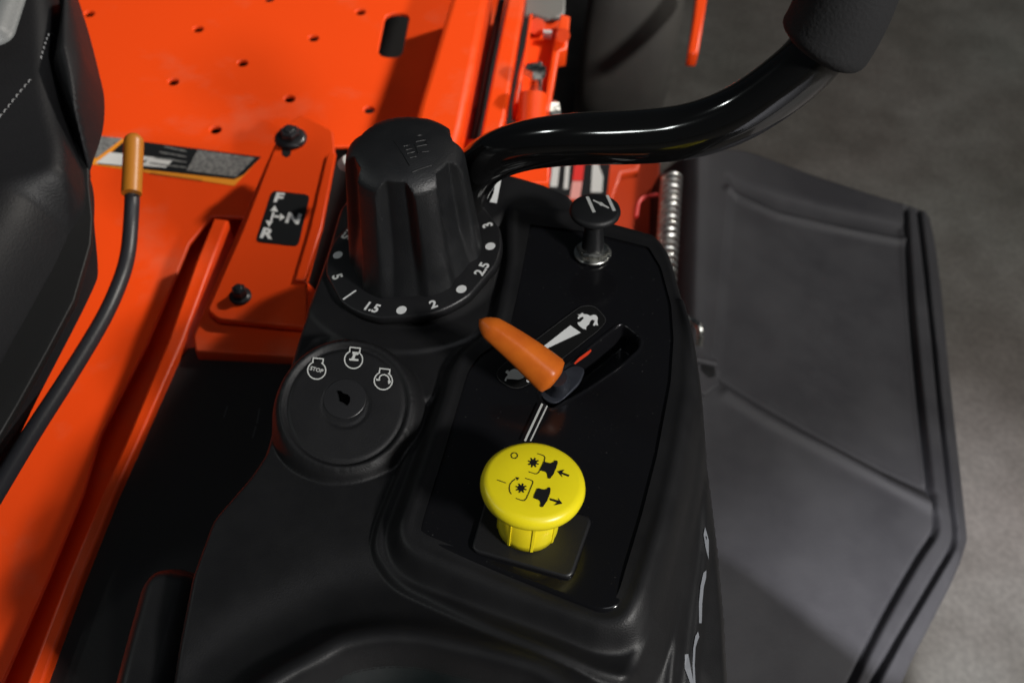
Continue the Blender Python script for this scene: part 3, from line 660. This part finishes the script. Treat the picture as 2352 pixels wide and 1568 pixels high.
# cutting deck seen past the console, with its warning label
zd = .22
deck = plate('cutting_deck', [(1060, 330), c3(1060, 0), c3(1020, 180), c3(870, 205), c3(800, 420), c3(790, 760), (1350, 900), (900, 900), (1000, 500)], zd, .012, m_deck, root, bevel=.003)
fd = Z(zd)
dl = prints('deck_label', fd, [[c3(160, 60), c3(770, 60), c3(735, 420), c3(100, 420)]], m_decalk, deck, .0005)
prints('label_red_band', fd, [[c3(178, 60), c3(245, 60), c3(225, 275), c3(150, 275)]], m_dred, dl, .001)
prints('label_red_band', fd, [[c3(452, 60), c3(540, 60), c3(515, 275), c3(425, 275)]], m_dred, dl, .001)
prints('label_picture', fd, [[c3(425, 280), c3(515, 280), c3(490, 440), c3(400, 440)]], m_pink, dl, .001)
prints('label_text', fd, [[c3(255, 60), c3(320, 60), c3(290, 330), c3(225, 330)]], m_grey, dl, .001)
prints('label_text', fd, [[c3(370, 60), c3(408, 60), c3(385, 350), c3(345, 350)]], m_grey, dl, .001)
prints('label_text', fd, [[c3(610, 60), c3(655, 60), c3(660, 130), c3(700, 240), c3(690, 380), c3(590, 380), c3(600, 200)]], m_grey, dl, .001)
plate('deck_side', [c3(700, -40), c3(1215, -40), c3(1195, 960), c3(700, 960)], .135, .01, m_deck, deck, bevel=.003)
tube_mesh('wire_clip', spline([pz(*c3(1185, 395), .225), pz(*c3(1060, 430), .225), pz(*c3(1015, 480), .225), pz(*c3(995, 600), .225)], 6), .0022, m_dred, deck, 8)
# chute spring: helix
s0, s1 = pz(*c3(1315, 225), .24), pz(*c3(1255, 1180), .235)
ax = nrm(s1 - s0); uu = nrm(np.cross(ax, [0, 0, 1])); vv = np.cross(ax, uu); Ls = np.linalg.norm(s1 - s0)
turns = 17; P = []
for i in range(turns * 14 + 1):
    a = 2 * math.pi * i / 14; P.append(s0 + ax * Ls * i / (turns * 14) + (uu * math.cos(a) + vv * math.sin(a)) * .0094)
tube_mesh('chute_spring', P, .0021, m_spring, root, 8)
tube_mesh('spring_hook', spline([pz(1560, 724, .26), pz(1580, 732, .26), pz(1600, 744, .26), pz(1608, 758, .258), pz(1607, 792, .245)], 6), .0033, m_chrome, root, 12)

# ------------------------------------------------------------------ discharge chute
CH = Frame(pz(1800, 800, .19), 9, 1)
def hp(L): return [CH.px(*p) for p in L]
CO = rounded(hp([(1545, 330), (1690, 335), (1740, 350), (1870, 398), (2010, 444), (2085, 466), (2148, 488), (2172, 560), (2188, 660), (2210, 880), (2232, 1080), (2246, 1222), (2205, 1330), (2120, 1500), (2040, 1680), (1400, 1680), (1470, 700), (1560, 600), (1545, 480)]), .006, 3)
GA = spline(hp([(2082, 478), (2096, 700), (2118, 930), (2140, 1120), (2150, 1190), (2146, 1225), (2110, 1280), (2030, 1420), (1950, 1580)]), 5)
GB = spline(hp([(2112, 482), (2138, 700), (2162, 930), (2186, 1140), (2195, 1210), (2190, 1255), (2150, 1325), (2070, 1460), (1995, 1590)]), 5)
R1 = hp([(1675, 435), (1730, 462), (1790, 488), (1900, 514), (2000, 535), (2078, 550)])
R1b = hp([(1680, 408), (1740, 432), (1800, 452), (1900, 478), (2000, 500), (2078, 516)])
R2 = hp([(1668, 905), (1760, 962), (1900, 1035), (2050, 1115), (2140, 1163)])
R2b = hp([(1640, 858), (1740, 920), (1880, 1000), (2030, 1080), (2140, 1128)])
RR = hp([(1606, 345), (1604, 500), (1598, 700), (1592, 900), (1600, 1300), (1610, 1650)])
INN = rounded(hp([(1605, 300), (2300, 300), (2400, 1650), (1610, 1650), (1592, 900)]), .003)
SUN = rounded(R1b + R2b[::-1], .006)
FLG = hp([(2112, 380), (2138, 700), (2162, 930), (2195, 1210), (2190, 1255), (2070, 1460), (1960, 1700), (1000, 1700), (1000, 300)])
def hC_(X, Y):
    h = -.010 * G(dline(GA, X, Y), .0024) - .010 * G(dline(GB, X, Y), .0024) + .0045 * G(dline(R1, X, Y), .0055) + .004 * G(dline(R2, X, Y), .0065) - .004 * G(dline(R2b, X, Y), .005) - .002 * G(dline(R1b, X, Y), .006)
    h -= .005 * S((-sdf(SUN, X, Y) + .004) / .014)
    h -= .05 * S(np.maximum(sdf(INN, X, Y), 0) / .04)
    h += .003 * G(dline(RR, X, Y), .006)
    h -= .7 * np.maximum(sdf(FLG, X, Y) - .003, 0)
    do = sdf(CO, X, Y); h -= np.where(do > -.006, np.clip((do + .006) / .006, 0, 1) ** 2 * .004, 0) + np.maximum(do, 0) * 12
    return h
q = np.array(CO)
chute = field('discharge_chute', CH, q[:, 0].min() - .015, q[:, 0].max() + .015, q[:, 1].min() - .015, q[:, 1].max() + .015, .0013, hC_, lambda X, Y: sdf(CO, X, Y) - .006, m_chute, root)
hg = plate('hinge_tab', [(1588, 800), (1646, 822), (1648, 862), (1652, 880), (1620, 905), (1590, 890)], 0, .006, m_chute, chute, fr=Frame(CH.w(0, 0, .012), 9, 1), bevel=.0015)
fz = Frame(CH.w(0, 0, .0125), 9, 1)
prints('hinge_hole', fz, [[(1614, 830), (1640, 838), (1644, 862), (1630, 868), (1612, 850)]], m_blackp, hg, .0005)
tube_mesh('hinge_bar', [CH.w(*CH.px(1585, 822, .016), .016), CH.w(*CH.px(1644, 836, .016), .016)], .0035, m_chute, hg, 10)

# ------------------------------------------------------------------ seat
ST = Frame(pt(120, 500, .62), 4, -3)
def sp(L): return [ST.px(*p) for p in L]
def sq(L, h): return [ST.px(x - dx, y, h) for x, y in L for dx in (0,)]
YN = ST.px(200, 400)[1]
SA = spline(sq([(150, -80), (180, 0), (205, 80), (228, 170), (240, 230), (236, 300), (214, 370), (204, 392)], -.040), 5) + sp([(190, 350), (146, 250), (95, 130), (110, 40), (132, -100)])
SB = spline(sq([(140, -60), (172, 60), (196, 200), (204, 300), (208, 370), (222, 440), (240, 500), (244, 550), (238, 600), (205, 690), (150, 800), (90, 915), (30, 1040), (-40, 1180)], -.085), 5) + sp([(-250, 1300), (-250, -200), (120, -200)])
SE = sp([(100, -60), (78, 20), (52, 95), (40, 125)]); SE2 = sp([(72, 150), (30, 200), (-40, 270)]); SE3 = sp([(60, 140), (110, 210), (180, 320), (200, 400)])
PI_ = sp([(235, 380), (150, 500), (60, 660), (-40, 840)])
def seatA(X, Y):
    d = sdf(SA, X, Y); h = .012 - .030 * np.clip((d + .026) / .026, 0, 1) ** 2.2 - .022 * np.clip((d + .006) / .006, 0, 1)
    return h - .006 * G(dline(SE, X, Y), .0045) - .0025 * G(dline(SE3, X, Y), .004)
def seatB(X, Y):
    d = sdf(SB, X, Y); t_ = S((YN - Y + .008) / .028); r_ = .016 + .029 * t_; h = -.006 - (.020 + .031 * t_) * np.clip((d + r_) / r_, 0, 1) ** 2.4 - .028 * np.clip((d + .006) / .006, 0, 1)
    h += .005 * G(dline(PI_, X, Y), .008) - .020 * S((sdfPI(X, Y)) / .03) * 0
    return h
def sdfPI(X, Y): return np.maximum(0, sdf(SB, X, Y))
seat = bpy.data.objects.new('seat', None); sc.collection.objects.link(seat); seat.parent = root
SF = Frame(ST.w(0, 0, -.040), 4, -3)
plate('seat_base', [(120, -80), (176, 40), (214, 180), (224, 250), (222, 310), (203, 375), (204, 425), (212, 500), (208, 560), (170, 690), (112, 800), (40, 930), (-90, 1150), (-300, 1200), (-300, -100)], 0, .006, m_black, seat, fr=SF, bevel=.001)
for nm, pol, fn in (('seat_bolster', SA, seatA), ('seat_cushion', SB, seatB)):
    q = np.array(pol); field(nm, ST, q[:, 0].min(), q[:, 0].max() + .012, q[:, 1].min(), q[:, 1].max() + .012, .0016, fn, lambda X, Y, pol=pol: sdf(pol, X, Y), m_vinyl, seat)
gi = rounded(sp([(-200, -150), (95, -150), (70, 10), (38, 112), (10, 128), (-200, 150)]), .01)
q = np.array(gi)
field('grey_insert', ST, q[:, 0].min(), q[:, 0].max() + .005, q[:, 1].min() - .005, q[:, 1].max(), .0015, lambda X, Y: .0165 - .008 * np.clip((sdf(gi, X, Y) + .010) / .010, 0, 1) ** 2, lambda X, Y: sdf(gi, X, Y) - .001, m_vinylg, seat)
def stitches(pts, hf, n):
    P = spline(sp(pts), 12); P = np.array(P); L = np.r_[0, np.cumsum(np.hypot(*np.diff(P, axis=0).T))]; bmx = bmesh.new()
    for k in range(n):
        for s_ in (0,):
            l0 = L[-1] * (k + .15) / n; l1 = L[-1] * (k + .78) / n
            a = np.array([np.interp(l0, L, P[:, 0]), np.interp(l0, L, P[:, 1])]); b = np.array([np.interp(l1, L, P[:, 0]), np.interp(l1, L, P[:, 1])])
            ha = float(hf(np.array([[a[0]]]), np.array([[a[1]]]))[0, 0]); hb = float(hf(np.array([[b[0]]]), np.array([[b[1]]]))[0, 0])
            t = nrm(b - a); nn_ = np.array([-t[1], t[0]]) * .0005
            m_ = (a + b) / 2; hm = (ha + hb) / 2 + .0010
            V = [bmx.verts.new(tuple(ST.w(*(p_ + nn_ * s2), h_))) for p_, h_ in ((a, ha), (m_, hm), (b, hb)) for s2 in (-1, 1)]
            bmx.faces.new((V[0], V[2], V[3], V[1])); bmx.faces.new((V[2], V[4], V[5], V[3]))
    o = from_bm('stitching', bmx, m_thread, seat); o['kind'] = 'stuff'; return o
stitches([(122, -30), (112, 10), (100, 50), (86, 118)], seatB, 12)
stitches([(66, 165), (40, 195), (10, 232), (-30, 280)], seatB, 10)

# ------------------------------------------------------------------ parking brake lever
rodp = spline([pt(303, 470, .74), pt(300, 520, .735), pt(294, 580, .725), pt(278, 640, .71), pt(238, 730, .69), pt(160, 860, .655), pt(70, 1000, .62), pt(-40, 1180, .58)], 8)
brk = tube_mesh('brake_lever', [pt(304, 440, .745)] + rodp, .0052, m_rod, root, 20)
cp = spline([pt(307, 328, .758), pt(305, 380, .75), pt(302, 445, .74)], 4); rc = [.0070] * len(cp); d0 = nrm(cp[0] - cp[1])
cp = [cp[0] + d0 * .0070 * math.cos(R(a_)) for a_ in (4, 15, 30, 45, 60, 75)] + cp; rc = [.0070 * math.sin(R(a_)) for a_ in (4, 15, 30, 45, 60, 75)] + rc
tube_mesh('lever_sleeve', cp, rc, m_cap, brk, 24)

# ------------------------------------------------------------------ maker's name on the console flank

def on_console(x, y):
    '''the point of the console skin seen at a place of the picture'''
    hs = np.linspace(.01, -.10, 3301); P_ = [K.px(x, y, h) for h in hs]; uu_ = np.array([p[0] for p in P_]); vv_ = np.array([p[1] for p in P_])
    hh_ = hK(uu_[None], vv_[None])[0]; k = np.argmax(hs <= hh_ + .0006); return K.w(uu_[k], vv_[k], hs[k])
cb = grid(2400, 1400, 1.178)
m_dim = mat('pale_grey_print', (.20, .21, .23), .45)
for pl in ([(400, 1432), (416, 1430), (428, 1500), (442, 1568), (426, 1568), (399, 1496)], [(440, 1568), (436, 1480), (440, 1400), (450, 1345), (462, 1324), (468, 1350), (462, 1362), (450, 1400), (446, 1480), (450, 1568)],
           [(467, 1285), (466, 1190), (474, 1110), (487, 1048), (501, 1036), (500, 1070), (489, 1115), (482, 1190), (479, 1285)], [(495, 832), (513, 895), (512, 985), (499, 935), (488, 868)]):
    pp = [Vector(tuple(on_console(*cb(*p)))) for p in pl]
    F_ = [tuple(t) for t in tessellate_polygon([[Vector((x, y, 0)) for x, y in pl]])]
    o = meshpy('maker_name_letter', pp, F_, m_dim, console)
